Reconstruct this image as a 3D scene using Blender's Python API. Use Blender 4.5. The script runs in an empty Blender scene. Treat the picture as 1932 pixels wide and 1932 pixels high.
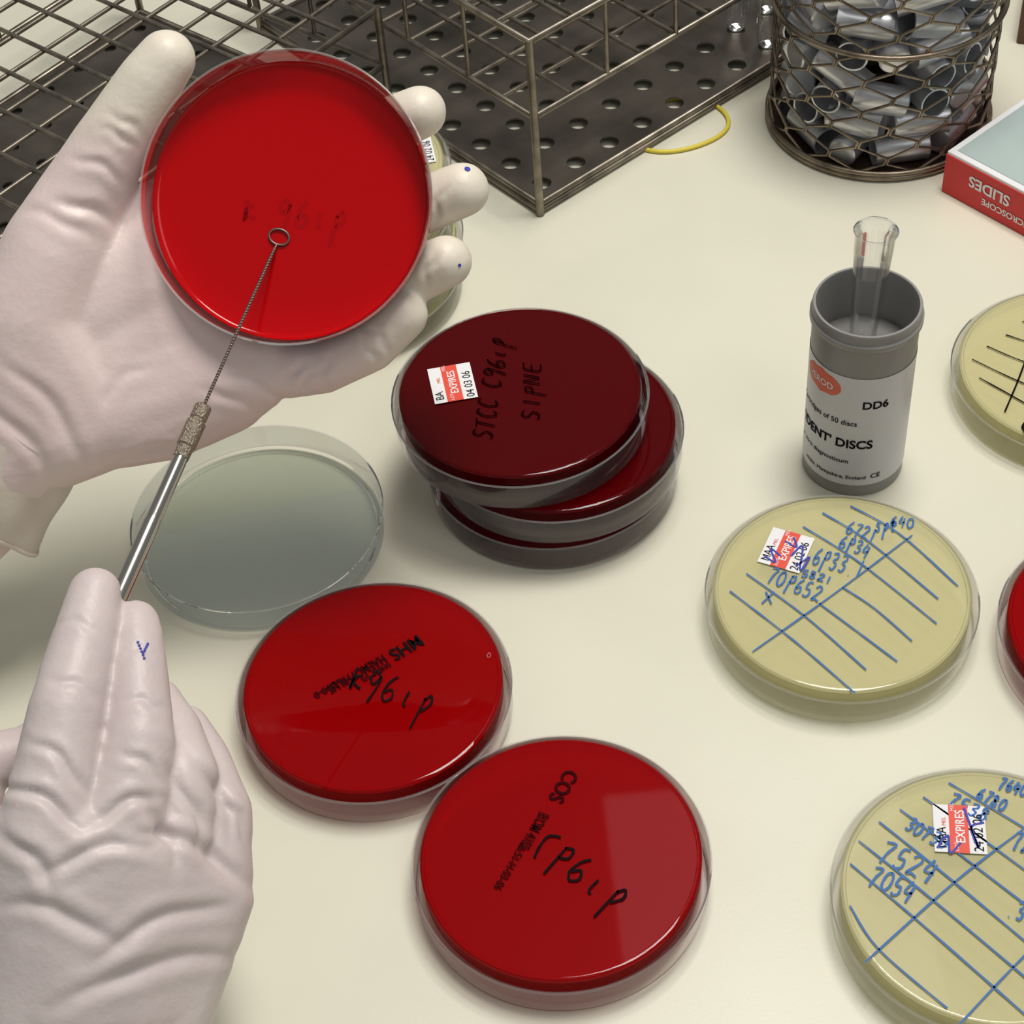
import bpy, bmesh, math, random
import numpy as np
from mathutils import Matrix, Vector, noise
from mathutils.bvhtree import BVHTree
S=0.001
sc=bpy.context.scene
try:
    sc.view_settings.view_transform='Standard'
except Exception: pass
random.seed(4)
# ---------------------------------------------------------------- materials
def new_mat(name):
    m=bpy.data.materials.new(name); m.use_nodes=True
    nt=m.node_tree; b=nt.nodes.get('Principled BSDF'); return m,nt,b
def pmat(name,col,rough=.5,metal=0,spec=None,noise_amt=0,noise_scale=50,bump=0,bump_scale=200,sss=0,col2=None,tips=None):
    m,nt,b=new_mat(name)
    b.inputs['Base Color'].default_value=(*col,1); b.inputs['Roughness'].default_value=rough; b.inputs['Metallic'].default_value=metal
    if spec is not None: b.inputs['Specular IOR Level'].default_value=spec
    if sss:
        b.inputs['Subsurface Weight'].default_value=sss; b.inputs['Subsurface Scale'].default_value=.004
    tc=nt.nodes.new('ShaderNodeTexCoord')
    if noise_amt or col2:
        n=nt.nodes.new('ShaderNodeTexNoise'); n.inputs['Scale'].default_value=noise_scale; n.inputs['Detail'].default_value=5
        nt.links.new(tc.outputs['Object'],n.inputs['Vector'])
        mx=nt.nodes.new('ShaderNodeMix'); mx.data_type='RGBA'
        c2=col2 if col2 else tuple(c*(1-noise_amt) for c in col)
        mx.inputs[6].default_value=(*col,1); mx.inputs[7].default_value=(*c2,1)
        rp=nt.nodes.new('ShaderNodeMapRange'); rp.inputs[1].default_value=.35; rp.inputs[2].default_value=.68
        nt.links.new(n.outputs['Fac'],rp.inputs[0]); nt.links.new(rp.outputs[0],mx.inputs[0])
        last=mx.outputs[2]
        if tips:   # latex is creamier where it stands off the skin (finger tips / thumb)
            sp=nt.nodes.new('ShaderNodeSeparateXYZ'); nt.links.new(tc.outputs['Object'],sp.inputs[0])
            ms=[]
            for ax,(lo,hi) in zip((0,1),tips[1]):
                r=nt.nodes.new('ShaderNodeMapRange'); r.inputs[1].default_value=lo; r.inputs[2].default_value=hi
                nt.links.new(sp.outputs[ax],r.inputs[0]); ms.append(r)
            mm=nt.nodes.new('ShaderNodeMath'); mm.operation='MAXIMUM'
            nt.links.new(ms[0].outputs[0],mm.inputs[0]); nt.links.new(ms[1].outputs[0],mm.inputs[1])
            m2=nt.nodes.new('ShaderNodeMix'); m2.data_type='RGBA'; m2.inputs[7].default_value=(*tips[0],1)
            nt.links.new(mm.outputs[0],m2.inputs[0]); nt.links.new(last,m2.inputs[6]); last=m2.outputs[2]
        nt.links.new(last,b.inputs['Base Color'])
    if bump:
        n2=nt.nodes.new('ShaderNodeTexNoise'); n2.inputs['Scale'].default_value=bump_scale; n2.inputs['Detail'].default_value=4
        nt.links.new(tc.outputs['Object'],n2.inputs['Vector'])
        bp=nt.nodes.new('ShaderNodeBump'); bp.inputs['Strength'].default_value=bump; bp.inputs['Distance'].default_value=.001
        nt.links.new(n2.outputs['Fac'],bp.inputs['Height']); nt.links.new(bp.outputs[0],b.inputs['Normal'])
    return m
def plastic(name,tint=(.985,.985,.98),extra=.0,rough=.03,milky=.012,gain=.5):
    m=bpy.data.materials.new(name); m.use_nodes=True; nt=m.node_tree; nt.nodes.clear()
    out=nt.nodes.new('ShaderNodeOutputMaterial'); tr=nt.nodes.new('ShaderNodeBsdfTransparent'); tr.inputs[0].default_value=(*tint,1)
    gl=nt.nodes.new('ShaderNodeBsdfGlossy'); gl.inputs['Roughness'].default_value=rough; gl.inputs[0].default_value=(1,1,1,1)
    df=nt.nodes.new('ShaderNodeBsdfDiffuse'); df.inputs[0].default_value=(.85,.85,.83,1)
    fr=nt.nodes.new('ShaderNodeFresnel'); fr.inputs[0].default_value=1.5
    ad=nt.nodes.new('ShaderNodeMath'); ad.operation='MULTIPLY_ADD'; ad.inputs[1].default_value=gain; ad.inputs[2].default_value=extra; ad.use_clamp=True
    nt.links.new(fr.outputs[0],ad.inputs[0])
    m0=nt.nodes.new('ShaderNodeMixShader'); m0.inputs[0].default_value=milky
    nt.links.new(tr.outputs[0],m0.inputs[1]); nt.links.new(df.outputs[0],m0.inputs[2])
    m1=nt.nodes.new('ShaderNodeMixShader'); nt.links.new(ad.outputs[0],m1.inputs[0]); nt.links.new(m0.outputs[0],m1.inputs[1]); nt.links.new(gl.outputs[0],m1.inputs[2])
    nt.links.new(m1.outputs[0],out.inputs[0]); return m
def agar(name,col,clear=0,rough=.25,tcol=(.95,.9,.7),spec=.3):
    m,nt,b=new_mat(name)
    b.inputs['Base Color'].default_value=(*col,1); b.inputs['Roughness'].default_value=rough
    b.inputs['Specular IOR Level'].default_value=spec
    if clear:
        tr=nt.nodes.new('ShaderNodeBsdfTransparent'); tr.inputs[0].default_value=(*tcol,1)
        mx=nt.nodes.new('ShaderNodeMixShader'); mx.inputs[0].default_value=clear
        out=nt.nodes.get('Material Output'); nt.links.new(b.outputs[0],mx.inputs[1]); nt.links.new(tr.outputs[0],mx.inputs[2]); nt.links.new(mx.outputs[0],out.inputs[0])
    return m
M_bench=pmat('bench_laminate',(.73,.71,.585),.42,noise_amt=.05,noise_scale=14,bump=.04,bump_scale=900)
M_plastic=plastic('clear_polystyrene',milky=.02)
M_lid_shaded=plastic('polystyrene_lid_shaded',tint=(.73,.77,.73),milky=.03,gain=.35)  # clear lid; grey-green tint stands in for the hand's shade over it
M_rimlid=plastic('clear_polystyrene_rim',tint=(.97,.97,.97),milky=.16,gain=1)
M_wall_redcast=plastic('dish_wall_red_cast',tint=(.975,.82,.85),milky=.0,gain=.34)  # clear wall; the agar's red reflection is put into its tint
M_basetop=plastic('base_disc',tint=(.985,.95,.95),milky=.0,gain=.34)
M_sidelid=plastic('lid_wall',tint=(.985,.95,.96),milky=.035,gain=.8)  # faint agar reflection tinted into the clear lid wall
M_glass=plastic('clear_glass',tint=(.97,.98,.98),milky=.02,extra=.02,rough=.01,gain=.8)
M_blood=agar('blood_agar',(.36,.0005,.002),clear=.3,tcol=(.7,.010,.015),spec=.02)
M_blood_bright=agar('blood_agar_open',(.44,.001,.003),rough=.1,spec=.25)
M_blood_dark=agar('blood_agar_dark',(.085,.0008,.002),clear=.1,tcol=(.3,.005,.01),rough=.12,spec=.05)  # shade and dark reflections on the stack are put into this darker colour
M_blood_shadow=pmat('blood_agar_writing_underneath',(.37,.001,.003),.2,spec=.25)
M_yellow=agar('nutrient_agar',(.70,.66,.39),clear=.4,tcol=(.97,.95,.78),spec=.1)
M_steel=pmat('rack_wire',(.30,.26,.21),.38,metal=.85,noise_amt=.5,noise_scale=120)
M_plate=pmat('rack_plate',(.175,.15,.125),.40,metal=.7,noise_amt=.6,noise_scale=25,bump=.15,bump_scale=150)
M_basket=pmat('basket_wire',(.36,.29,.22),.35,metal=.85,noise_amt=.6,noise_scale=90)
M_rust=pmat('basket_base',(.10,.06,.04),.6,metal=.4,noise_amt=.5,noise_scale=60)
M_alu=pmat('aluminium',(.74,.75,.79),.36,metal=.8,noise_amt=.25,noise_scale=60)
M_chrome=pmat('handle_steel',(.52,.49,.46),.2,metal=1)
M_brass=pmat('knurled_collar',(.34,.29,.23),.38,metal=.95,bump=.8,bump_scale=1500)
M_wire=pmat('loop_wire',(.22,.18,.16),.4,metal=.8)
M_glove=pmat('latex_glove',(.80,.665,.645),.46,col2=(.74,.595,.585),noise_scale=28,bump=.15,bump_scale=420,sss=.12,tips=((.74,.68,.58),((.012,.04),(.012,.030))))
M_glove_dim=pmat('latex_glove_dim',(.65,.57,.56),.46,col2=(.585,.50,.50),noise_scale=30,bump=.2,bump_scale=380,sss=.12)  # same latex; the lower hand's weaker light is put into this darker colour
M_cuff=pmat('latex_cuff',(.72,.66,.57),.5,col2=(.66,.59,.51),noise_scale=40,bump=.2,bump_scale=300)
M_sleeve=pmat('lab_coat_cotton',(.72,.73,.74),.9,bump=.3,bump_scale=1200)
M_black=pmat('black_ink',(.008,.006,.008),.8,spec=.05)
M_dred=pmat('dark_print_ink',(.035,.002,.004),.8,spec=.05)
M_faint=pmat('black_ink_on_dark_agar',(.012,.001,.002),.8,spec=0)
M_blue=pmat('blue_marker',(.02,.13,.42),.6)
M_blue2=pmat('blue_pen',(.03,.04,.38),.6)
M_white=pmat('white_paper',(.80,.80,.82),.6)
M_redlab=pmat('red_print',(.75,.07,.04),.55)
M_label=pmat('container_label',(.62,.62,.65),.35)
M_grey=pmat('grey_plastic',(.25,.245,.24),.42)
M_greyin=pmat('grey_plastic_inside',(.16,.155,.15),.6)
M_orange=pmat('oval_print',(.72,.12,.06),.5)
M_boxred=pmat('box_red_card',(.62,.02,.02),.5)
M_boxtop=pmat('box_teal_card',(.42,.51,.50),.55,noise_amt=.1,noise_scale=20)
M_band=pmat('yellow_rubber',(.72,.60,.06),.5)
M_wood=pmat('brown_wood',(.16,.07,.025),.5,noise_amt=.6,noise_scale=40)
# ---------------------------------------------------------------- builders
def link(o,parent=None,loc=None):
    sc.collection.objects.link(o)
    if parent: o.parent=parent
    return o
def group(name,loc=(0,0,0),rot=0,mat=None):
    e=bpy.data.objects.new(name,None); e.empty_display_size=.01; sc.collection.objects.link(e)
    if mat is not None: e.matrix_world=mat
    else: e.location=Vector(loc)*S; e.rotation_euler=(0,0,math.radians(rot))
    return e
def mesh_obj(name,verts,faces,mat,parent=None,smooth=True,angle=35,loc=(0,0,0)):
    me=bpy.data.meshes.new(name); me.from_pydata([(v[0]*S,v[1]*S,v[2]*S) for v in verts],[],faces); me.update()
    if smooth and len(me.polygons):
        me.polygons.foreach_set('use_smooth',[True]*len(me.polygons))
        try: me.set_sharp_from_angle(angle=math.radians(angle))
        except Exception: pass
    me.materials.append(mat)
    o=bpy.data.objects.new(name,me); o.location=Vector(loc)*S
    return link(o,parent)
def lathe(profile,seg=96,a0=0,a1=2*math.pi,off=0):
    V=[];F=[];rings=[]
    full=abs(a1-a0-2*math.pi)<1e-6
    n=seg if full else seg+1
    for r,z in profile:
        if r<1e-6: V.append((0,0,z)); rings.append([len(V)-1])
        else:
            st=len(V)
            for i in range(n):
                a=a0+(a1-a0)*i/seg; V.append((r*math.cos(a),r*math.sin(a),z))
            rings.append(list(range(st,st+n)))
    for A,B in zip(rings[:-1],rings[1:]):
        for i in range(seg):
            j=(i+1)%n if full else i+1
            if len(A)==1 and len(B)==1: continue
            if len(A)==1: F.append((A[0]+off,B[j]+off,B[i]+off))
            elif len(B)==1: F.append((A[i]+off,A[j]+off,B[0]+off))
            else: F.append((A[i]+off,A[j]+off,B[j]+off,B[i]+off))
    return V,F
def curves(name,splines,r,mat,parent=None,cyclic=False,res=2):
    cu=bpy.data.curves.new(name,'CURVE'); cu.dimensions='3D'; cu.bevel_depth=r*S; cu.bevel_resolution=res; cu.use_fill_caps=True
    for pts in splines:
        sp=cu.splines.new('POLY'); sp.points.add(len(pts)-1)
        for p,q in zip(sp.points,pts): p.co=(q[0]*S,q[1]*S,q[2]*S,1)
        sp.use_cyclic_u=cyclic
    cu.materials.append(mat)
    o=bpy.data.objects.new(name,cu); return link(o,parent)
def box(name,x0,x1,y0,y1,z0,z1,mat,parent=None,bev=0):
    V=[(x,y,z) for x in(x0,x1) for y in(y0,y1) for z in(z0,z1)]
    F=[(0,1,3,2),(4,6,7,5),(0,4,5,1),(2,3,7,6),(0,2,6,4),(1,5,7,3)]
    o=mesh_obj(name,V,F,mat,parent,smooth=False)
    if bev:
        b=o.modifiers.new('b','BEVEL'); b.width=bev*S; b.segments=2
    return o
def text_mesh(body,size,mat,parent,name,loc=(0,0,0),ang=0,align='LEFT',bold=0,wrap=None,stretch=1,mat4=None):
    cu=bpy.data.curves.new('t','FONT'); cu.body=body; cu.size=size; cu.align_x=align; cu.offset=bold
    cu.resolution_u=4
    o=bpy.data.objects.new('t',cu); sc.collection.objects.link(o)
    dg=bpy.context.evaluated_depsgraph_get(); dg.update()
    me=bpy.data.meshes.new_from_object(o.evaluated_get(dg)); sc.collection.objects.unlink(o); bpy.data.objects.remove(o)
    bm=bmesh.new(); bm.from_mesh(me)
    if wrap:
        for _ in range(2):
            es=[e for e in bm.edges if e.calc_length()>1.2]
            if es: bmesh.ops.subdivide_edges(bm,edges=es,cuts=1)
        bmesh.ops.triangulate(bm,faces=bm.faces)
        R,s0,z0,phi0=wrap
        for v in bm.verts:
            s=s0+v.co.x*stretch; z=z0+v.co.y; a=phi0+s/R
            v.co=Vector((R*math.cos(a),R*math.sin(a),z))
    elif mat4 is not None:
        for v in bm.verts: v.co=mat4@Vector((v.co.x*stretch,v.co.y,0))
    else:
        c,s=math.cos(math.radians(ang)),math.sin(math.radians(ang))
        for v in bm.verts:
            x,y=v.co.x*stretch,v.co.y
            v.co=Vector((loc[0]+c*x-s*y,loc[1]+s*x+c*y,loc[2]))
    for v in bm.verts: v.co*=S
    m2=bpy.data.meshes.new(name); bm.to_mesh(m2); bm.free(); m2.materials.append(mat)
    return link(bpy.data.objects.new(name,m2),parent)
# hand-written strokes (pen polylines, unit box)
G={'0':[[(.5,1),(.15,.8),(.1,.3),(.45,0),(.85,.3),(.8,.8),(.5,1)]],
'1':[[(.5,1),(.45,0)]],'2':[[(.1,.8),(.5,1),(.8,.75),(.1,.05),(.5,.1),(.95,0)]],
'3':[[(.1,.9),(.6,1),(.75,.75),(.35,.52),(.8,.35),(.55,0),(.1,.08)]],
'4':[[(.45,1),(.1,.4),(.85,.42)],[(.75,.85),(.6,-.1)]],
'5':[[(.8,1),(.3,.95),(.2,.55),(.7,.5),(.75,.15),(.35,0),(.1,.1)]],
'6':[[(.7,1),(.3,.7),(.12,.25),(.4,0),(.8,.2),(.6,.48),(.2,.3)]],
'7':[[(.05,.95),(.8,1),(.5,.5),(.35,-.05)]],
'8':[[(.7,.85),(.3,1),(.2,.7),(.75,.3),(.5,0),(.15,.2),(.75,.85)]],
'9':[[(.8,.8),(.4,1),(.15,.7),(.45,.5),(.8,.8),(.7,.3),(.5,-.2)]],
'i':[[(.5,.55),(.4,.1),(.6,0)]],'p':[[(.5,.6),(.25,-.6)],[(.45,.5),(.8,.75),(.95,.45),(.5,.1)]],
'P':[[(.35,.9),(.2,-.3)],[(.3,.85),(.75,.95),(.8,.6),(.3,.45)]],
'k':[[(.25,.9),(.3,.1),(.25,.4),(.7,.7)],[(.3,.4),(.6,.25),(.95,.2)]],
'X':[[(.1,.9),(.9,.1)],[(.8,1),(.1,0)]],'C':[[(.8,.9),(.4,1),(.1,.5),(.4,0),(.85,.15)]],
'S':[[(.8,.9),(.4,1),(.2,.7),(.75,.35),(.5,0),(.1,.1)]],'T':[[(.05,.95),(.95,1)],[(.5,.97),(.45,0)]],
'I':[[(.5,1),(.45,0)]],'N':[[(.1,0),(.2,1),(.7,.05),(.85,1)]],'E':[[(.85,1),(.25,.9),(.2,.05),(.85,0)],[(.2,.5),(.7,.55)]],
'J':[[(.1,.95),(.9,1)],[(.55,.97),(.5,.1),(.2,0),(.05,.25)]],'.':[[(.4,.0),(.5,.03)]],'(':[[(.8,1.2),(.2,1.0),(.15,.5),(.3,.1)]],'s':[[(.8,.6),(.4,.7),(.3,.5),(.7,.25),(.5,0),(.1,.05)]],'t':[[(.5,1),(.45,.1),(.8,.1)],[(.15,.65),(.85,.7)]],
'-':[[(.1,.5),(.9,.5)]],' ':[]}
def cr(pts,n=6):
    if len(pts)<3: return pts
    P=[pts[0]]+list(pts)+[pts[-1]]; o=[]
    for i in range(1,len(P)-2):
        for k in range(n):
            t=k/n; a,b,c,d=P[i-1],P[i],P[i+1],P[i+2]
            o.append(tuple(.5*((2*b[j])+(-a[j]+c[j])*t+(2*a[j]-5*b[j]+4*c[j]-d[j])*t*t+(-a[j]+3*b[j]-3*c[j]+d[j])*t**3) for j in range(2)))
    o.append(tuple(pts[-1])); return o
def write_strokes(text,start,d,h):
    out=[]; L=math.hypot(*d); ux=(d[0]/L,d[1]/L); up=(ux[1],-ux[0])
    x,y=start
    for ch in text:
        jx=random.uniform(-.05,.05); jy=random.uniform(-.08,.08)
        for st in G.get(ch,[]):
            pts=[(x+ux[0]*(q[0]+jx+.12*q[1])*L*.85+up[0]*(q[1]+jy)*h, y+ux[1]*(q[0]+jx+.12*q[1])*L*.85+up[1]*(q[1]+jy)*h) for q in st]
            out.append(pts)
        x+=d[0]; y+=d[1]
    return out
def ribbons(name,lines,w,z,mat,parent,A):
    """lines: polylines in drawing units; A=(2x2) to millimetres on the dish surface"""
    V=[];F=[]
    for ln in lines:
        P=[(A[0]*p[0]+A[1]*p[1],A[2]*p[0]+A[3]*p[1]) for p in cr(ln)]
        for i,p in enumerate(P):
            a=P[max(0,i-1)]; b=P[min(len(P)-1,i+1)]; dx,dy=b[0]-a[0],b[1]-a[1]; l=math.hypot(dx,dy) or 1
            ww=w*.5*(.8+.4*random.random())
            V+= [(p[0]-dy/l*ww,p[1]+dx/l*ww,z),(p[0]+dy/l*ww,p[1]-dx/l*ww,z)]
            if i: k=len(V); F.append((k-4,k-3,k-1,k-2))
    return mesh_obj(name,V,F,mat,parent,smooth=False)
def sticker(parent,cx,cy,z,ang,left,right,w=18.5,h=15.5,small='MEL'):
    c,s=math.cos(math.radians(ang)),math.sin(math.radians(ang))
    def q(x,y,dz): return (cx+c*x-s*y,cy+s*x+c*y,z+dz)
    mesh_obj('expiry_label',[q(-w/2,-h/2,0),q(w/2,-h/2,0),q(w/2,h/2,0),q(-w/2,h/2,0)],[(0,1,2,3)],M_white,parent,smooth=False)
    b0,b1=-h*.17,h*.20
    mesh_obj('expiry_label_band',[q(-w/2,b0,.06),q(w/2,b0,.06),q(w/2,b1,.06),q(-w/2,b1,.06)],[(0,1,2,3)],M_redlab,parent,smooth=False)
    text_mesh('EXPIRES',3.9,M_white,parent,'expires_text',q(-w*.30,b0+1.2,.12),ang,bold=.06,stretch=.86)
    text_mesh('LOT',1.7,M_white,parent,'lot_text',q(-w*.47,b0+3.2,.12),ang)
    text_mesh(small,1.7,M_white,parent,'lot_small_text',q(w*.36,b1-1.6,.12),ang)
    text_mesh(left,4.2,M_black,parent,'medium_code_text',q(-w*.42,b1+1.0,.1),ang,stretch=.85)
    text_mesh(small,1.7,M_redlab,parent,'site_text',q(w*.05,b1+1.0,.1),ang)
    text_mesh(right,4.2,M_black,parent,'expiry_date_text',q(-w*.46,-h*.44,.1),ang,stretch=.9)
def petri(loc,agar_mat,rot=0,red=False,z0=0,agar_r=42.9):
    """closed dish lying base-up: outer lid underneath, agar hangs from the base disc"""
    g=group('petri_dish',(loc[0],loc[1],z0),rot)
    V,F=lathe([(0,.3),(44.6,.3),(45.2,.8),(45.5,1.6),(45.6,11.9)])
    mesh_obj('lid',V,F,M_sidelid if red else M_plastic,g)
    V,F=lathe([(45.5,11.7),(46.1,12.0),(45.6,12.5),(45.1,12.0)]); mesh_obj('lid_rim',V,F,M_rimlid,g)
    V,F=lathe([(43.2,1.4),(43.4,13.8)])
    mesh_obj('base_wall',V,F,M_wall_redcast if red else M_plastic,g)
    V,F=lathe([(43.4,13.8),(42.9,14.7),(42.2,14.95),(41.7,14.95),(41.4,14.6),(0,14.6)])
    mesh_obj('base_disc',V,F,M_basetop if red else M_plastic,g)
    V,F=lathe([(0,9.2),(agar_r-1,9.2),(agar_r,8.4),(agar_r+.1,13.6),(agar_r-.6,14.35),(0,14.4)])
    mesh_obj('agar',V,F,agar_mat,g)
    return g
# ---------------------------------------------------------------- bench
g=group('lab_bench')
box('worktop',-900,1000,-300,1300,-30,0,M_bench,g)
# ---------------------------------------------------------------- closed dishes
INK=15.05
d=petri((-51,385.7),M_blood,red=True)
A=(.1754,-.0041,-.0205,-.2200)
text_mesh('MHS',7.2,M_black,d,'print_mhs',(15.5,18.5,INK),211,bold=.12,stretch=.85)
text_mesh('HAEMOPHILUS',5.4,M_dred,d,'print_medium',(3.5,11.5,INK),211,bold=.1,stretch=.62)
text_mesh('SHEEP 5%',3.0,M_dred,d,'print_medium_b',(5.5,8.0,INK),211,bold=.06,stretch=.9)
text_mesh('-D-0-0',3.6,M_dred,d,'print_batch',(-11.5,2.6,INK),211,bold=.08)
ribbons('handwriting',write_strokes('k96ip',(-50,10),(31,10.5),52),.75,INK+.05,M_black,d,A)
ribbons('moulded_mark',[[(218,-52),(222,-56),(224,-50),(219,-47),(217,-52)]],.3,INK,M_rimlid,d,A)
d=petri((5,313.7),M_blood,red=True)
A=(.1607,-.0161,-.0174,-.1871)
text_mesh('COS',7.0,M_dred,d,'print_cos',(4.5,30.8,INK),238,bold=.12,stretch=.9)
text_mesh('BIOM 4102',5.0,M_dred,d,'print_medium',(-5,15.8,INK),238,bold=.06,stretch=.6)
text_mesh('16:51-H-03-06',3.6,M_dred,d,'print_batch',(-11.5,5.5,INK),238,bold=.05,stretch=.85)
ribbons('handwriting',write_strokes('(P6ip',(-60,5),(33,21),54),.8,INK+.05,M_black,d,A)
d=petri((16.5,484.7),M_blood_dark,red=True)
d=petri((18.5,483.5),M_blood_dark,z0=15,red=True)
d=petri((6.7,487.6),M_blood_dark,z0=30,red=True)
A=(.1871,-.0193,-.0252,-.2705)
sticker(d,-23.6,5.6,INK,96.5,'BA','04 03 06')
ribbons('handwriting',write_strokes('STCC C96ip',(-48,96),(2.6,-19),36)+write_strokes('SIPNE',(36,60),(1,-22),32),.6,INK+.05,M_faint,d,A)
d=petri((108.4,406.8),M_yellow)
A=(.1746,-.0425,-.0211,-.2270)
def rel(lines,c): return [[(p[0]-c[0],p[1]-c[1]) for p in l] for l in lines]
ln=rel([[(1725,1008),(1570,1125),(1423,1230)],[(1605,948),(1700,1005),(1808,1108)],[(1550,962),(1640,1020),(1770,1132)],
 [(1512,990),(1620,1060),(1765,1178)],[(1590,1110),(1650,1150),(1718,1210)],[(1545,1140),(1620,1195),(1690,1247)],
 [(1405,1083),(1520,1165),(1633,1262)],[(1375,1117),(1500,1210),(1612,1303)]],(1588,1113))
ribbons('marker_lines',ln,.6,INK,M_blue,d,A)
tx=[]
for t,s,dd,h in [('640',(1682,988),(16,2),20),('spt',(1652,998),(14,1),24),('6721',(1594,1003),(15,5),26),('6P34',(1580,1032),(15,5),26),
  ('6P33.1',(1530,1062),(16,5.5),34),('70P652',(1443,1100),(17,6.5),30),('X',(1434,1142),(26,5),26),('5821',(1510,1088),(15,4),14)]:
    tx+=write_strokes(t,(s[0]-1588,s[1]-1113),dd,h)
ribbons('handwriting',tx,.65,INK+.03,M_blue,d,A)
sticker(d,-15.6,19.5,INK,62,'MAA','24 02 06',w=17,h=15)
ribbons('label_scribble',rel([[(1440,1050),(1460,1062),(1450,1035),(1470,1050)],[(1490,1050),(1512,1030),(1508,1078),(1526,1052),(1500,1070)],[(1478,1020),(1500,1032),(1494,1012)]],(1588,1113)),.7,INK+.2,M_blue2,d,A)
d=petri((129.5,287),M_yellow)
A=(.1526,-.0419,-.0163,-.1750); c=(1864,1683)
ribbons('marker_lines',rel([[(1932,1562),(1800,1665),(1635,1815)],[(2060,1690),(1932,1800),(1790,1945)],[(1785,1468),(1870,1520),(2060,1640)],[(1735,1497),(1850,1580),(2050,1730)],
 [(1690,1522),(1800,1605),(2040,1790)],[(1650,1547),(1780,1650),(2010,1840)],[(1612,1585),(1760,1700),(1980,1880)],[(1598,1630),(1740,1745),(1930,1905)],[(1602,1710),(1660,1790),(1790,1895)]],c),.6,INK,M_blue,d,A)
tx=[]
for t,s,dd,h in [('7524',(1650,1620),(27,12),42),('7054',(1632,1668),(22,9),38),('6780',(1838,1500),(14,7),24),('7640',(1882,1478),(14,5),24),('720',(1908,1600),(18,5),34),
   ('30730',(1700,1560),(16,9),26),('7538',(1782,1510),(20,10),26),('.3',(1895,1730),(18,4),34)]:
    tx+=write_strokes(t,(s[0]-c[0],s[1]-c[1]),dd,h)
ribbons('handwriting',tx,.75,INK+.03,M_blue,d,A)
sticker(d,-3.5,22.1,INK,80,'MAA','24 02 06',w=17,h=15.5)
ribbons('label_scribble',rel([[(1765,1600),(1785,1575),(1790,1610),(1810,1590)],[(1815,1520),(1845,1600),(1830,1560),(1855,1550)]],c),.7,INK+.2,M_blue2,d,A)
d=petri((202.4,380),M_blood,red=True)
d=petri((214.7,503.7),M_yellow)
A=(.1929,-.0755,-.0260,-.2798); c=(2024,690)
ribbons('marker_lines',rel([[(1887,633),(1960,652),(2060,640)],[(1852,655),(1940,690),(2080,720)],[(1825,680),(1930,728),(2080,780)],[(1840,715),(1932,765),(2040,830)],[(1950,600),(1920,700),(1890,778)],[(1918,607),(2000,620)]],c),.6,INK,M_black,d,A)
ribbons('handwriting',write_strokes('66',(1918-2024,812-690),(40,4),36),1.0,INK+.03,M_black,d,A)
for i,(x,y) in enumerate([(-57,601),(-55,603),(-58,602),(-57,607)]):
    d=petri((x,y),M_yellow,z0=i*15)
    if i==3: sticker(d,33,4,INK,96,'MAA','24 02 06',w=17,h=13)
# ---------------------------------------------------------------- empty lid
g=group('petri_dish_lid',(-91.8,468.8,0))
V,F=lathe([(0,.35),(43.4,.35),(44.4,.6)])
mesh_obj('lid_disc',V,F,M_lid_shaded,g)
V,F=lathe([(44.4,.6),(45.1,1.5),(45.4,11.8)])
mesh_obj('lid_wall',V,F,M_plastic,g)
V,F=lathe([(45.2,11.7),(45.9,12.1),(45.5,12.5),(45.0,12.1)]); mesh_obj('lid_rim',V,F,M_rimlid,g)
V,F=lathe([(42.2,.5),(42.6,.95),(43.0,.5)]); mesh_obj('stacking_ring',V,F,M_rimlid,g)
# ---------------------------------------------------------------- disc container + tube
g=group('disc_container',(126.8,479.7,0))
V,F=lathe([(0,0),(17.6,0),(18.1,.6),(18.3,70.5),(18.9,71.0),(19.3,71.6),(19.3,73.4),(18.6,74.0),(18.6,77.0),(18.3,77.7),(17.5,77.7),(17.3,77.0),(16.9,56.6)],seg=96)
mesh_obj('body',V,F,M_grey,g)
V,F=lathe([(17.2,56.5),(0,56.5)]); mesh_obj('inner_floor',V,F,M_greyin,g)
PH=math.radians(-104.8)
V,F=lathe([(18.42,6.0),(18.45,58.5)],seg=96); mesh_obj('label',V,F,M_label,g)
R=18.62
def lab(t,s,z,sz,al='RIGHT',b=0,m=None,st=1,n='label_text'): text_mesh(t,sz,m or M_black,g,n,align=al,bold=b,wrap=(R,s,z,PH),stretch=st)
lab('DD6',11.2,44.5,4.8,b=.1)
lab('Cartridges of 50 discs',0.6,36,3.3,st=.92,b=.03)
lab("'IDENT' DISCS",6.8,25,5.6,b=.14,st=.92)
lab('in vitro diagnosticum',-1.2,17.2,2.8,b=.03)
lab('stoke, Hampshire, England',5.6,9.3,2.4,b=.03)
lab('CE',11.0,9.3,3.2,b=.03)
rows=10; V=[];F=[]
for j in range(rows+1):
    zz=-1+2*j/rows; hw=math.sqrt(max(0,1-zz*zz))
    for i in range(13):
        s=-15.0+8.8*hw*(-1+2*i/12); an=PH+s/R; V.append((18.54*math.cos(an),18.54*math.sin(an),52+5.4*zz))
    if j:
        for i in range(12):
            a=(j-1)*13+i; F.append((a,a+1,a+14,a+13))
mesh_obj('oval_mark',V,F,M_orange,g)
lab('VEROD',-9.2,50.4,3.9,m=M_white,b=.06,st=.95)
g=group('glass_test_tube',(126.0,479.8,56.6))
V,F=lathe([(0,0),(2.6,.5),(4.0,2.2),(4.6,5),(6.6,44),(6.9,49),(7.4,50)],seg=48)
mesh_obj('tube',V,F,M_glass,g); g.rotation_euler=(math.radians(-2),math.radians(2),0)
V,F=lathe([(7.0,49.8),(7.5,50.2),(7.2,50.7),(6.8,50.2)],seg=48); mesh_obj('tube_rim',V,F,M_rimlid,g)
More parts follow.
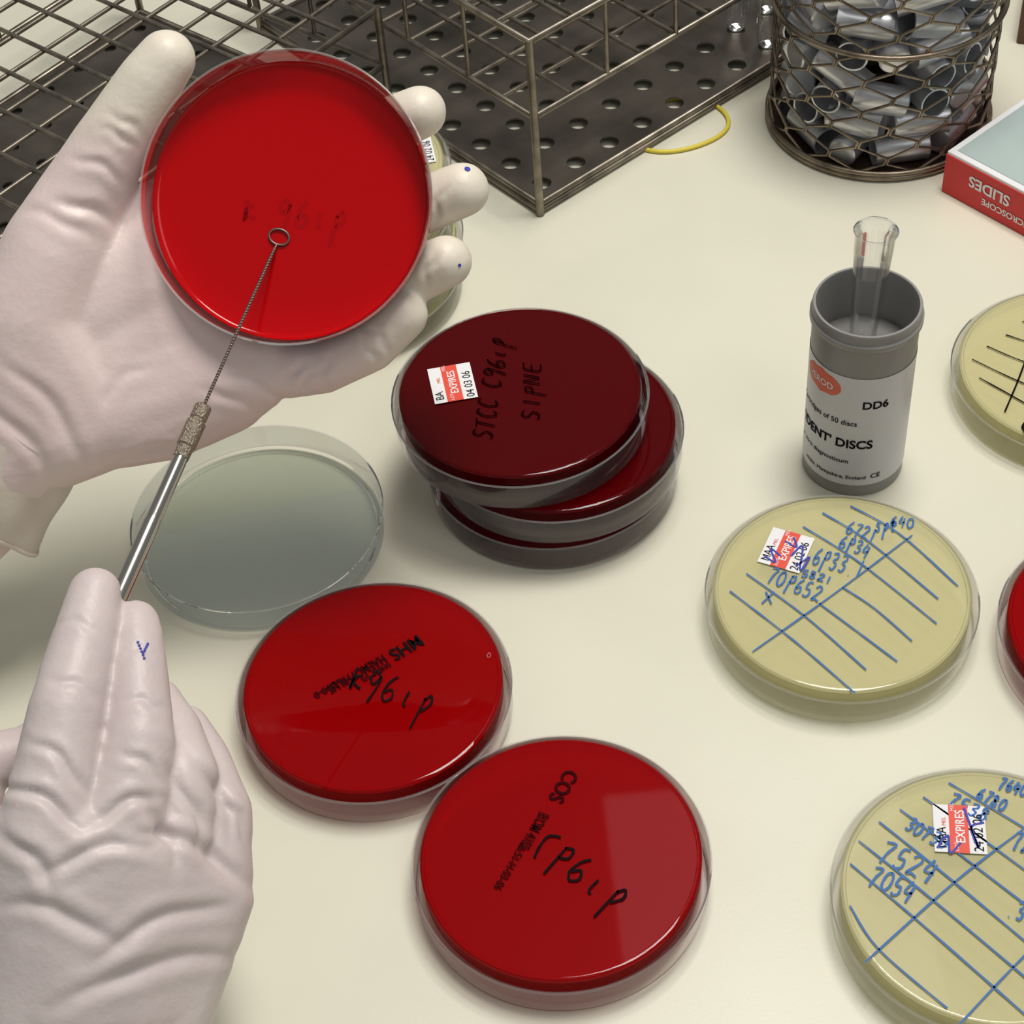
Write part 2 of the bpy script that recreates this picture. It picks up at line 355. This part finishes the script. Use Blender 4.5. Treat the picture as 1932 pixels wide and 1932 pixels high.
# ---------------------------------------------------------------- racks
def plate_with_holes(name,nx,ny,pitch,r,z,mat,parent,x0=0,y0=0):
    V=[];F=[]; h=pitch/2; n=16
    for i in range(nx):
        for j in range(ny):
            cx=x0+(i+.5)*pitch; cy=y0+(j+.5)*pitch; st=len(V)
            for zz in (z,z-.8):
                for k in range(n):
                    a=2*math.pi*k/n+math.pi/4; V.append((cx+r*math.cos(a),cy+r*math.sin(a),zz))
            so=len(V)
            for k in range(n):
                a=2*math.pi*k/n+math.pi/4; ca,sa=math.cos(a),math.sin(a); m=max(abs(ca),abs(sa)); V.append((cx+h*ca/m,cy+h*sa/m,z))
            for k in range(n):
                k2=(k+1)%n
                F.append((st+k,so+k,so+k2,st+k2)); F.append((st+k,st+k2,st+n+k2,st+n+k))
    return mesh_obj(name,V,F,mat,parent,smooth=False)
def rack(loc,rot,nx,ny,pitch,H,zlevels,grid,holer=4.3):
    g=group('wire_test_tube_rack',(loc[0],loc[1],0),rot)
    Lx,Ly=nx*pitch,ny*pitch
    plate_with_holes('perforated_base',nx,ny,pitch,holer,5.0,M_plate,g)
    def rect(z,e=0): return [(-e,-e,z),(Lx+e,-e,z),(Lx+e,Ly+e,z),(-e,Ly+e,z)]
    curves('base_frame',[rect(2.2,1),rect(5,.5)],1.7,M_steel,g,cyclic=True)
    curves('rails',[rect(z,1) for z in zlevels],1.6,M_steel,g,cyclic=True)
    curves('posts',[[(x,y,.2),(x,y,H+1)] for x in(-1,Lx+1) for y in(-1,Ly+1)],1.8,M_steel,g)
    w=[]
    for z in grid:
        for i in range(1,nx): w.append([(i*pitch,0,z+.6),(i*pitch,Ly,z+.6)])
        for j in range(1,ny): w.append([(0,j*pitch,z-.6),(Lx,j*pitch,z-.6)])
    curves('grid_wires',w,1.0,M_steel,g)
    v=[]
    for i in range(2,nx,2):
        for y in(-1,Ly+1): v.append([(i*pitch,y,zlevels[0]),(i*pitch,y,H)])
    for j in range(2,ny,2):
        for x in(-1,Lx+1): v.append([(x,j*pitch,zlevels[0]),(x,j*pitch,H)])
    curves('side_wires',v,1.0,M_steel,g)
    return g
gr=rack((24,641),37.5,12,10,20,86,[50,86],[50,86])
gl=rack((-158,818),-132,10,8,20,62,[34,62],[62],holer=3.0)
g=group('glass_test_tubes',(24,641,0),37.5)
for i,j in [(7,0),(8,0),(8,1),(7,1),(8,2),(9,1),(9,2)]:
    V,F=lathe([(0,0),(3.5,.8),(5.2,4),(5.5,9),(5.5,72),(6,73),(5.3,73.3)],seg=28)
    x,y=(i+.5)*20,(j+.5)*20
    mesh_obj('tube',[(v[0]+x,v[1]+y,v[2]+5.4) for v in V],F,M_glass,g)
# ---------------------------------------------------------------- basket of caps
BX,BY,BR=177.7,688.1,47.5
g=group('wire_basket',(BX,BY,0))
N=24; rows=18; dz=7.6; W=2*math.pi/N; ch=[]
for k in range(N):
    pts=[]
    for j in range(rows):
        sgn=1 if (j+k)%2==0 else -1
        a=(k+.5*sgn*.92)*W; z=2.5+j*dz
        for q in (-1.5,1.5):
            pts.append((BR*math.cos(a+q*.006),BR*math.sin(a+q*.006),z+q))
    ch.append(pts)
curves('hexagonal_mesh',ch,.7,M_basket,g,res=1)
def ringp(r,z,n=64): return [(r*math.cos(2*math.pi*i/n),r*math.sin(2*math.pi*i/n),z) for i in range(n)]
curves('hoops',[ringp(BR+.8,1.8),ringp(BR+.8,4.0),ringp(BR+1,62),ringp(BR+1,131)],1.3,M_basket,g,cyclic=True)
V,F=lathe([(0,1.2),(BR-1,1.2),(BR,4.5)],seg=64); mesh_obj('base',V,F,M_rust,g)
g=group('aluminium_tube_caps',(BX,BY,0))
prof=[(0,0),(5.8,0),(6.5,.7),(6.5,23),(6.8,24),(6.0,24),(5.8,1.5),(0,1.5)]
CV,CF=lathe(prof,seg=20); allV=[];allF=[]
def add_cap(c,dv):
    rot=dv.to_track_quat('Z','Y').to_matrix(); st=len(allV)
    for v in CV: allV.append(tuple(c+rot@(Vector(v)-Vector((0,0,12)))))
    for f in CF: allF.append(tuple(i+st for i in f))
z=8.5; layer=0
while z<104:
    a=random.random()*360; used=0
    while used<350:
        rad=random.random()<.42
        wdt=23 if rad else 43
        if used+wdt>362: break
        am=math.radians(a+used+wdt/2); er=Vector((math.cos(am),math.sin(am),0)); et=Vector((-er.y,er.x,0))
        if rad:
            dv=(er*random.choice((1,-1))+et*random.uniform(-.25,.25)+Vector((0,0,random.uniform(-.25,.35)))).normalized(); c=er*31.5
        else:
            dv=(et*random.choice((1,-1))+er*random.uniform(-.2,.2)+Vector((0,0,random.uniform(-.45,.45)))).normalized(); c=er*36
        c=c+Vector((0,0,z+random.uniform(-1.5,1.5) if layer else z))
        if not layer: dv.z=0; dv.normalize()
        add_cap(c,dv); used+=wdt
    for k in range(4):
        am=math.radians(k*90+random.uniform(-20,20)+layer*40); er=Vector((math.cos(am),math.sin(am),0))
        if z>60: add_cap(er*13+Vector((0,0,z)),Vector((random.uniform(-1,1),random.uniform(-1,1),random.uniform(-.4,.4))).normalized())
    z+=12.3; layer+=1
mesh_obj('caps',allV,allF,M_alu,g)
# ---------------------------------------------------------------- slide box
g=group('slide_box',(194.3,630.4,0),-52)
box('tray',0,85,0,95,0,20.4,M_boxred,g,bev=.5)
box('lid_border',-.3,85.3,-.3,95.3,18.8,20.9,M_white,g,bev=.3)
box('side_sleeve',-.6,85.6,-.7,95.6,.2,19.6,M_boxred,g,bev=.3)
box('top_card',2.6,82.6,2.6,92.6,20.5,21.2,M_boxtop,g)
def side_text(t,sz,xr,ztop,b=.1):
    m=Matrix(((-1,0,0,xr),(0,0,0,-.95),(0,-1,0,ztop),(0,0,0,1)))
    text_mesh(t,sz,M_white,g,'side_lettering',mat4=m,bold=b,align='RIGHT')
side_text('SLIDES',7.2,12.5,15.2,.2)
side_text('MICROSCOPE',4.2,20,7.6,.1)
# ---------------------------------------------------------------- rubber band, wooden tray
g=group('rubber_band',(88,693,0))
curves('band',[[(24*math.cos(t)*1.0,19*math.sin(t)*(1+.08*math.sin(2*t)),1.0) for t in [2*math.pi*i/48 for i in range(48)]]],.95,M_band,g,cyclic=True)
g=group('wooden_tray',(258,735,0),-20)
box('floor',0,150,0,120,0,6,M_wood,g,bev=1)
box('side_near',0,150,-6,0,0,24,M_wood,g,bev=1); box('side_far',0,150,120,126,0,24,M_wood,g,bev=1)
box('side_left',-6,0,-6,126,0,24,M_wood,g,bev=1); box('side_right',150,156,-6,126,0,24,M_wood,g,bev=1)
# ---------------------------------------------------------------- hands
def frame(o,x,y,z):
    x=Vector(x).normalized(); z=Vector(z).normalized(); y=z.cross(x).normalized(); x=y.cross(z)
    return Matrix(((x[0],y[0],z[0],o[0]*S),(x[1],y[1],z[1],o[1]*S),(x[2],y[2],z[2],o[2]*S),(0,0,0,1)))
FL=frame((-59,467.8,153),(.991,.0232,-.1336),None,(.1,-.79,.606))
FR=frame((-118,302.7,82.6),(.9713,.0495,-.2326),None,(.2195,-.5633,.7966))
_b=bmesh.new(); bmesh.ops.create_icosphere(_b,subdivisions=3,radius=1); ico=[v.co.copy() for v in _b.verts]; _b.free()
def hull(bm,balls):
    vs=[]
    for (x,y,z,r) in balls:
        for c in ico: vs.append(bm.verts.new((x+c.x*r,y+c.y*r,z+c.z*r)))
    ret=bmesh.ops.convex_hull(bm,input=vs)
    dele=[e for e in ret['geom_interior'] if isinstance(e,bmesh.types.BMVert)]
    bmesh.ops.delete(bm,geom=list(set(dele)),context='VERTS')
def build_hand(name,parent,hulls,mat,voxel=1.0,smooth=9,disp=None):
    bm=bmesh.new()
    for h in hulls: hull(bm,h)
    me=bpy.data.meshes.new('tmp'); bm.to_mesh(me); bm.free()
    o=bpy.data.objects.new('tmp',me); sc.collection.objects.link(o)
    md=o.modifiers.new('r','REMESH'); md.mode='VOXEL'; md.voxel_size=voxel; md.adaptivity=0
    ms=o.modifiers.new('s','SMOOTH'); ms.factor=.5; ms.iterations=smooth
    dg=bpy.context.evaluated_depsgraph_get(); dg.update()
    m2=bpy.data.meshes.new_from_object(o.evaluated_get(dg)); bpy.data.objects.remove(o)
    n=len(m2.vertices); co=np.zeros(n*3); m2.vertices.foreach_get('co',co); co=co.reshape(-1,3)
    nr=np.zeros(n*3); m2.vertices.foreach_get('normal',nr); nr=nr.reshape(-1,3)
    if disp is not None: co=co+nr*disp(co,nr)[:,None]
    bv=BVHTree.FromPolygons([tuple(c) for c in co],[tuple(p.vertices) for p in m2.polygons])
    m2.vertices.foreach_set('co',(co*S).ravel()); m2.update()
    m2.polygons.foreach_set('use_smooth',[True]*len(m2.polygons)); m2.materials.clear(); m2.materials.append(mat)
    m2.name=name; return link(bpy.data.objects.new(name,m2),parent),bv
def chain(pts):
    return [[pts[i],pts[i+1]] for i in range(len(pts)-1)]
def crease(co,segs):
    d=np.zeros(len(co))
    for (ax,ay,bx,by,dep,w) in segs:
        a=np.array([ax,ay]); b=np.array([bx,by]); ab=b-a; L=(ab**2).sum()
        t=np.clip(((co[:,:2]-a)@ab)/L,0,1)
        nrm=np.array([-ab[1],ab[0]])/math.sqrt(L); bow=math.sqrt(L)*.10*np.sin(np.pi*t)+.6*np.sin(t*9+ax)
        q=a+t[:,None]*ab+bow[:,None]*nrm; ds=np.sqrt(((co[:,:2]-q)**2).sum(1))
        fade=np.sin(np.pi*np.clip(t*.9+.05,0,1))
        d+= -dep*fade*np.exp(-(ds/w)**2)+dep*.5*fade*np.exp(-((ds-2.2*w)/(1.3*w))**2)
    return d
def wr(co,dirv,sx,sy,amp,seed):
    c,s=math.cos(dirv),math.sin(dirv); out=np.zeros(len(co))
    for i,p in enumerate(co):
        u=c*p[0]+s*p[1]; v=-s*p[0]+c*p[1]
        n=noise.noise(Vector((u*sx+seed,v*sy+.6*noise.noise(Vector((p[0]*.03,p[1]*.03,seed))),p[2]*sy*.5)))
        msk=max(0,min(1,.5+1.6*noise.noise(Vector((p[0]*.035+seed*3,p[1]*.035,p[2]*.03)))))
        out[i]=amp*msk*((1-abs(n)*2.2) if abs(n)<.45 else 0)
    return out
hl=group('gloved_hand',mat=FL)
I=[(-13,7,-29,11.5),(9,14,-27,9.8),(27,20,-23,9.0),(41.5,26.3,-15,8.3)]
Mi=[(-8,-13,-29,12),(16,-10,-28,10.2),(37,-5,-22,9.3),(54.5,2.3,-13,8.6)]
Ri=[(-6,-33,-28,12),(16,-31.5,-26,9.8),(35,-27,-20,9.2),(49,-20,-11,8.4)]
Pi=[(-8,-53,-25,12),(10,-53,-22,9.5),(25,-46.5,-16,8.6),(35.5,-36.8,-12,7.8)]
T=[(-73,-18,-27,18),(-65,-1,-25,14.0),(-51.5,21,-19,11.2),(-42,35,-16,10.0),(-36.5,42,-15,9.0)]
ci=(-78,-42,-32,17); cm=(-76,-52,-34,17); crr=(-72,-62,-34,17); cp=(-62,-71,-33,17)
H=chain(I)+chain(Mi)+chain(Ri)+chain(Pi)+chain(T)
H+=[[I[0],Mi[0],ci,cm],[Mi[0],Ri[0],cm,crr],[Ri[0],Pi[0],crr,cp]]
H+=[[Pi[0],(-22,-62,-30,14.5),(-42,-69,-32,16),Ri[0]],[(-42,-69,-32,16),cp,crr,Ri[0]]]
H+=[[T[0],(-81,-38,-29,20),ci,cm],[(-76,-20,-34,10),(-58,-16,-34,8),I[0],(-40,-20,-34,10)],[(-66,-4,-30,8),(-58,-14,-34,8),(-30,-6,-38,7)]]
H+=[[ci,cp,(-81,-38,-29,20),(-88,-76,-37,22)],[(-88,-76,-37,22),(-112,-100,-44,24)]]
crL=[(-60,-64,-44,-52,.4,1.6),(-2,-60,4,-52,1.0,1.2),(2,-62,8,-54,.8,1.0),(10,-60,12,-50,.6,1.0),(-55,25,-44,18,.5,1.2),(-57,21,-46,14,.5,1.1),
 (-74,-2,-54,-8,.9,1.6),(-20,-55,-2,-66,.8,1.3),(-30,-60,-10,-70,.6,1.4),(-90,-50,-66,-86,.8,1.9),(-98,-62,-76,-92,.9,2.0),(-60,-86,-30,-80,.5,1.4),
 (20,-44,27,-53,.7,1.1),(23,-40,31,-49,.6,1.0),(46,-9,48,3,.6,1.0),(42,-28,46,-17,.6,1.0),(-66,12,-50,4,.6,1.3),(-82,-4,-60,-14,.6,1.6)]
def dL(co,nr): return crease(co,crL)+wr(co,.6,.02,.07,.2,3.1)
_,bvL=build_hand('glove_surface',hl,H,M_glove,voxel=1.0,smooth=12,disp=dL)
def ink(bv,parent,pts,r,mat,name):
    V=[];F=[]
    for (x,y) in pts:
        h=bv.ray_cast(Vector((x,y,200)),Vector((0,0,-1)))
        if h[0] is None: continue
        p,nn=h[0],h[1]; t=nn.orthogonal().normalized(); b=nn.cross(t); st=len(V)
        for k in range(10):
            a=k*math.pi/5; V.append(tuple(p+nn*.25+t*r*math.cos(a)+b*r*math.sin(a)))
        F.append(tuple(range(st,st+10)))
    if F: mesh_obj(name,V,F,mat,parent,smooth=False)
ink(bvL,hl,[(55.5,8.6)],1.0,M_blue2,'ink_spot'); ink(bvL,hl,[(52.5,-21)],.6,M_blue2,'ink_spot_b')
def cuff(parent,p0,p1,r0,r1,mat,name,wav=1.6,rings=14,seg=72,seed=0):
    p0=Vector(p0);p1=Vector(p1);ax=(p1-p0).normalized();u=ax.orthogonal().normalized();v=ax.cross(u);V=[];F=[]
    for j in range(rings+1):
        t=j/rings
        for i in range(seg):
            a=2*math.pi*i/seg; rr=r0+(r1-r0)*t+wav*t*(math.sin(5*a+seed)+.6*math.sin(9*a+2+seed))+.5*math.sin(t*9+2*math.sin(a*2))
            q=p0.lerp(p1,t)+u*rr*math.cos(a)+v*rr*math.sin(a)+ax*t*1.5*math.sin(3*a+seed)
            V.append(tuple(q))
        if j:
            for i in range(seg):
                F.append(((j-1)*seg+i,(j-1)*seg+(i+1)%seg,j*seg+(i+1)%seg,j*seg+i))
    o=mesh_obj(name,V,F,mat,parent,angle=60)
    rim=V[-seg:]; curves(name+'_bead',[rim],.8,mat,parent,cyclic=True)
    return o
cuff(hl,(-84,-70,-37),(-106,-95,-45),22.5,27.5,M_cuff,'glove_cuff')
def sleeve(parent,pts,name):
    b=bmesh.new()
    for h in chain(pts): hull(b,h)
    me=bpy.data.meshes.new(name); 
    for v in b.verts: v.co*=S
    b.to_mesh(me); b.free(); me.materials.append(M_sleeve)
    me.polygons.foreach_set('use_smooth',[True]*len(me.polygons))
    return link(bpy.data.objects.new(name,me),parent)
sleeve(hl,[(-118,-96,-52,20),(-260,-150,-60,33)],'coat_sleeve')
# ---- the open dish in that hand
nd=Vector((-.17,.13,.975)).normalized(); xd=Vector((1,0,0)); yd=nd.cross(xd).normalized(); xd=yd.cross(nd)
loc=Matrix(((xd[0],yd[0],nd[0],-1.2*S),(xd[1],yd[1],nd[1],0.0),(xd[2],yd[2],nd[2],1.0*S),(0,0,0,1)))
MD=FL@loc
dh=group('petri_dish',mat=MD)
V,F=lathe([(0,-14.2),(42.8,-14.2),(43.6,-13.6),(44.0,-12.6),(44.9,-.5)])
mesh_obj('base',V,F,M_sidelid,dh)
V,F=lathe([(44.7,-.6),(45.2,-.1),(44.9,.4),(44.4,-.1)]); mesh_obj('base_rim',V,F,M_rimlid,dh)
V,F=lathe([(0,-9.5),(40.6,-9.5),(41.6,-9.3),(42.4,-8.8),(42.9,-8.0),(43.2,-9.6),(43.0,-13.9),(0,-13.9)])
mesh_obj('agar',V,F,M_blood_bright,dh,angle=60)
ribbons('writing_showing_through',write_strokes('k 96ip',(-98,40),(34,3),50),1.4,-9.44,M_blood_shadow,dh,(.162,0,0,-.162))
# ---------------------------------------------------------------- right hand
hr=group('gloved_hand',mat=FR)
def P(px,py,z,r): return ((px-200)*.145,(1500-py)*.145,z,r)
I=[P(92,1575,14,12.5),P(123,1350,12,10.2),P(152,1205,4,8.6),P(168,1116,-1,7.2)]
Mi=[P(215,1610,12,12.5),P(257,1400,11,9.8),P(252,1265,4,8.2),P(246,1172,-2,6.6)]
Ri=[P(310,1650,6,12),P(340,1460,3,9.6),P(320,1385,-4,8.6),P(292,1320,-12,7)]
Pi=[P(398,1700,-2,12),P(412,1530,-4,9.4),P(382,1440,-11,8.2),P(350,1370,-18,7)]
T=[P(0,1830,-10,14),P(-90,1665,-10,12.5),P(-45,1446,-9,8.4),P(60,1415,-14,7.6),P(150,1320,-15,7.4)]
ci=P(70,1870,2,15); cm=P(150,1880,3,16); crr=P(240,1880,1,16); cp=P(325,1860,-5,15)
W0=P(190,2080,-10,24)
H=chain(I)+chain(Mi)+chain(Ri)+chain(Pi)+chain(T)
H+=[[P(120,1480,6,9),P(245,1500,6,9),P(150,1380,2,7),P(240,1400,2,7)],[P(245,1500,4,9),P(340,1540,0,9),P(270,1430,0,7),P(320,1450,-4,7)]]
H+=[[I[0],Mi[0],ci,cm],[Mi[0],Ri[0],cm,crr],[Ri[0],Pi[0],crr,cp],[T[0],T[1],ci,I[0]],[ci,cp,W0],[W0,P(150,2300,-20,27)]]
def C(x0,y0,x1,y1,d,w): return ((x0-200)*.145,(1500-y0)*.145,(x1-200)*.145,(1500-y1)*.145,d,w)
crR=[C(10,1480,170,1575,1.3,1.3),C(60,1400,165,1500,.9,1.2),C(170,1560,290,1500,1.2,1.3),C(90,1640,300,1590,1.1,1.5),C(230,1560,480,1680,1.3,1.6),
 C(250,1500,330,1640,1.1,1.4),C(300,1450,380,1600,1.2,1.3),C(345,1420,440,1600,1.0,1.3),C(20,1690,230,1770,1.1,1.8),
 C(180,1800,440,1700,1.2,1.8),C(120,1880,450,1800,1.2,2.0),C(0,1560,120,1680,1.0,1.6),C(400,1500,470,1600,.8,1.3),
 C(90,1290,180,1325,.5,1.1),C(235,1325,300,1345,.5,1.1),C(100,1180,180,1200,.35,1.0),C(230,1230,290,1240,.35,1.0),C(225,1420,300,1480,.8,1.2)]
def dR(co,nr): return crease(co,crR)+wr(co,-.35,.018,.07,.4,5.7)+wr(co,.5,.022,.08,.2,1.7)
_,bvR=build_hand('glove_surface',hr,H,M_glove_dim,voxel=.9,smooth=8,disp=dR)
ink(bvR,hr,[((250-200)*.145+t*.35,(1500-1215)*.145-t*.9) for t in range(6)]+[((268-200)*.145-t*.3,(1500-1218)*.145-t*.7) for t in range(5)],.4,M_blue2,'pen_mark')
cuff(hr,P(170,2150,-14,0)[:3],P(140,2420,-22,0)[:3],28,33,M_cuff,'glove_cuff',seed=2)
sleeve(hr,[P(130,2420,-24,27),P(0,3200,-20,36)],'coat_sleeve')
# ---------------------------------------------------------------- inoculating loop
Gp=Vector((-112.3,355.2,106.8))
gi=group('inoculating_loop')
agn=(MD.to_3x3()@Vector((0,0,1))).normalized()
L=(MD@(Vector((-3.6,-11.0,-9.0))*S))/S
dv=(Gp-L).normalized(); TL=(Gp-L).length
side=agn.cross(dv).normalized(); fwd=side.cross(agn).normalized()
if fwd.dot(dv)<0: fwd=-fwd
rl=3.2
ring=[tuple(L+fwd*rl*.75*math.cos(t)+side*rl*math.sin(t)) for t in [2*math.pi*i/40 for i in range(40)]]
curves('loop',[ring],.33,M_wire,gi,cyclic=True)
st0=L+fwd*rl*.75; w0=TL*.512
u=dv.orthogonal().normalized(); v=dv.cross(u)
tw=[]
end=L+dv*w0
for ph in (0,math.pi):
    pts=[]
    for i in range(241):
        t=i/240; a=ph+t*2*math.pi*30; q=st0.lerp(end,t)+(u*math.cos(a)+v*math.sin(a))*.31*min(1,t*20)
        pts.append(tuple(q))
    tw.append(pts)
curves('twisted_wire',tw,.30,M_wire,gi,res=1)
def rod(name,prof,mat):
    V,F=lathe(prof,seg=32); rot=dv.to_track_quat('Z','Y').to_matrix()
    mesh_obj(name,[tuple(L+rot@Vector(q)) for q in V],F,mat,gi)
a0=TL*.50; a1=TL*.645
rod('collar',[(0,a0),(2.2,a0),(2.6,a0+.5),(2.6,a0+4.5),(2.3,a0+4.9),(2.3,a0+5.6),(2.95,a0+6),(2.95,a0+14),(2.5,a0+14.5),(2.4,a1),(0,a1)],M_brass)
rod('handle',[(0,a1-1),(2.1,a1-1),(2.2,a1+1),(2.3,a1+20),(2.3,a1+21),(2.5,a1+22),(2.6,TL+62),(2.2,TL+64),(0,TL+64)],M_chrome)
# ---------------------------------------------------------------- lights
def area(name,loc,target,sx,sy,power,col):
    l=bpy.data.lights.new(name,'AREA'); l.shape='RECTANGLE'; l.size=sx; l.size_y=sy; l.energy=power; l.color=col
    o=bpy.data.objects.new(name,l); o.location=loc; o.rotation_euler=(Vector(target)-Vector(loc)).to_track_quat('-Z','Y').to_euler(); sc.collection.objects.link(o)
area('ceiling_lamp',(.24,.66,1.25),(.1,.52,0),.42,.32,13.5,(1,.955,.885))
area('fill_lamp',(.55,-.35,1.5),(0,.45,.05),.6,.6,3.2,(1,.98,.97))  # added fill from the camera side, stands for no actual lamp
area('sheen_panel',(.26,1.16,1.5),(.26,1.16,0),.36,.34,.5,(1,.95,1.0))  # weak panel added out of view, placed to put a sheen on the COS dish
w=bpy.data.worlds.new('room_light'); sc.world=w; w.use_nodes=True
bg=w.node_tree.nodes['Background']; bg.inputs[0].default_value=(.95,1.0,.96,1); bg.inputs[1].default_value=.22
# ---------------------------------------------------------------- camera
cam=bpy.data.cameras.new('camera'); co=bpy.data.objects.new('camera',cam); sc.collection.objects.link(co)
cam.sensor_width=36; cam.lens=3579.1/1932*36; cam.clip_start=.01
th=math.radians(47.395); ro=math.radians(5.317)
Fv=Vector((0,math.cos(th),-math.sin(th))); u0=Vector((0,math.sin(th),math.cos(th))); r0=Vector((1,0,0))
Rv=r0*math.cos(ro)-u0*math.sin(ro); Uv=u0*math.cos(ro)+r0*math.sin(ro)
co.matrix_world=Matrix(((Rv[0],Uv[0],-Fv[0],0),(Rv[1],Uv[1],-Fv[1],0),(Rv[2],Uv[2],-Fv[2],.5107),(0,0,0,1)))
sc.camera=co
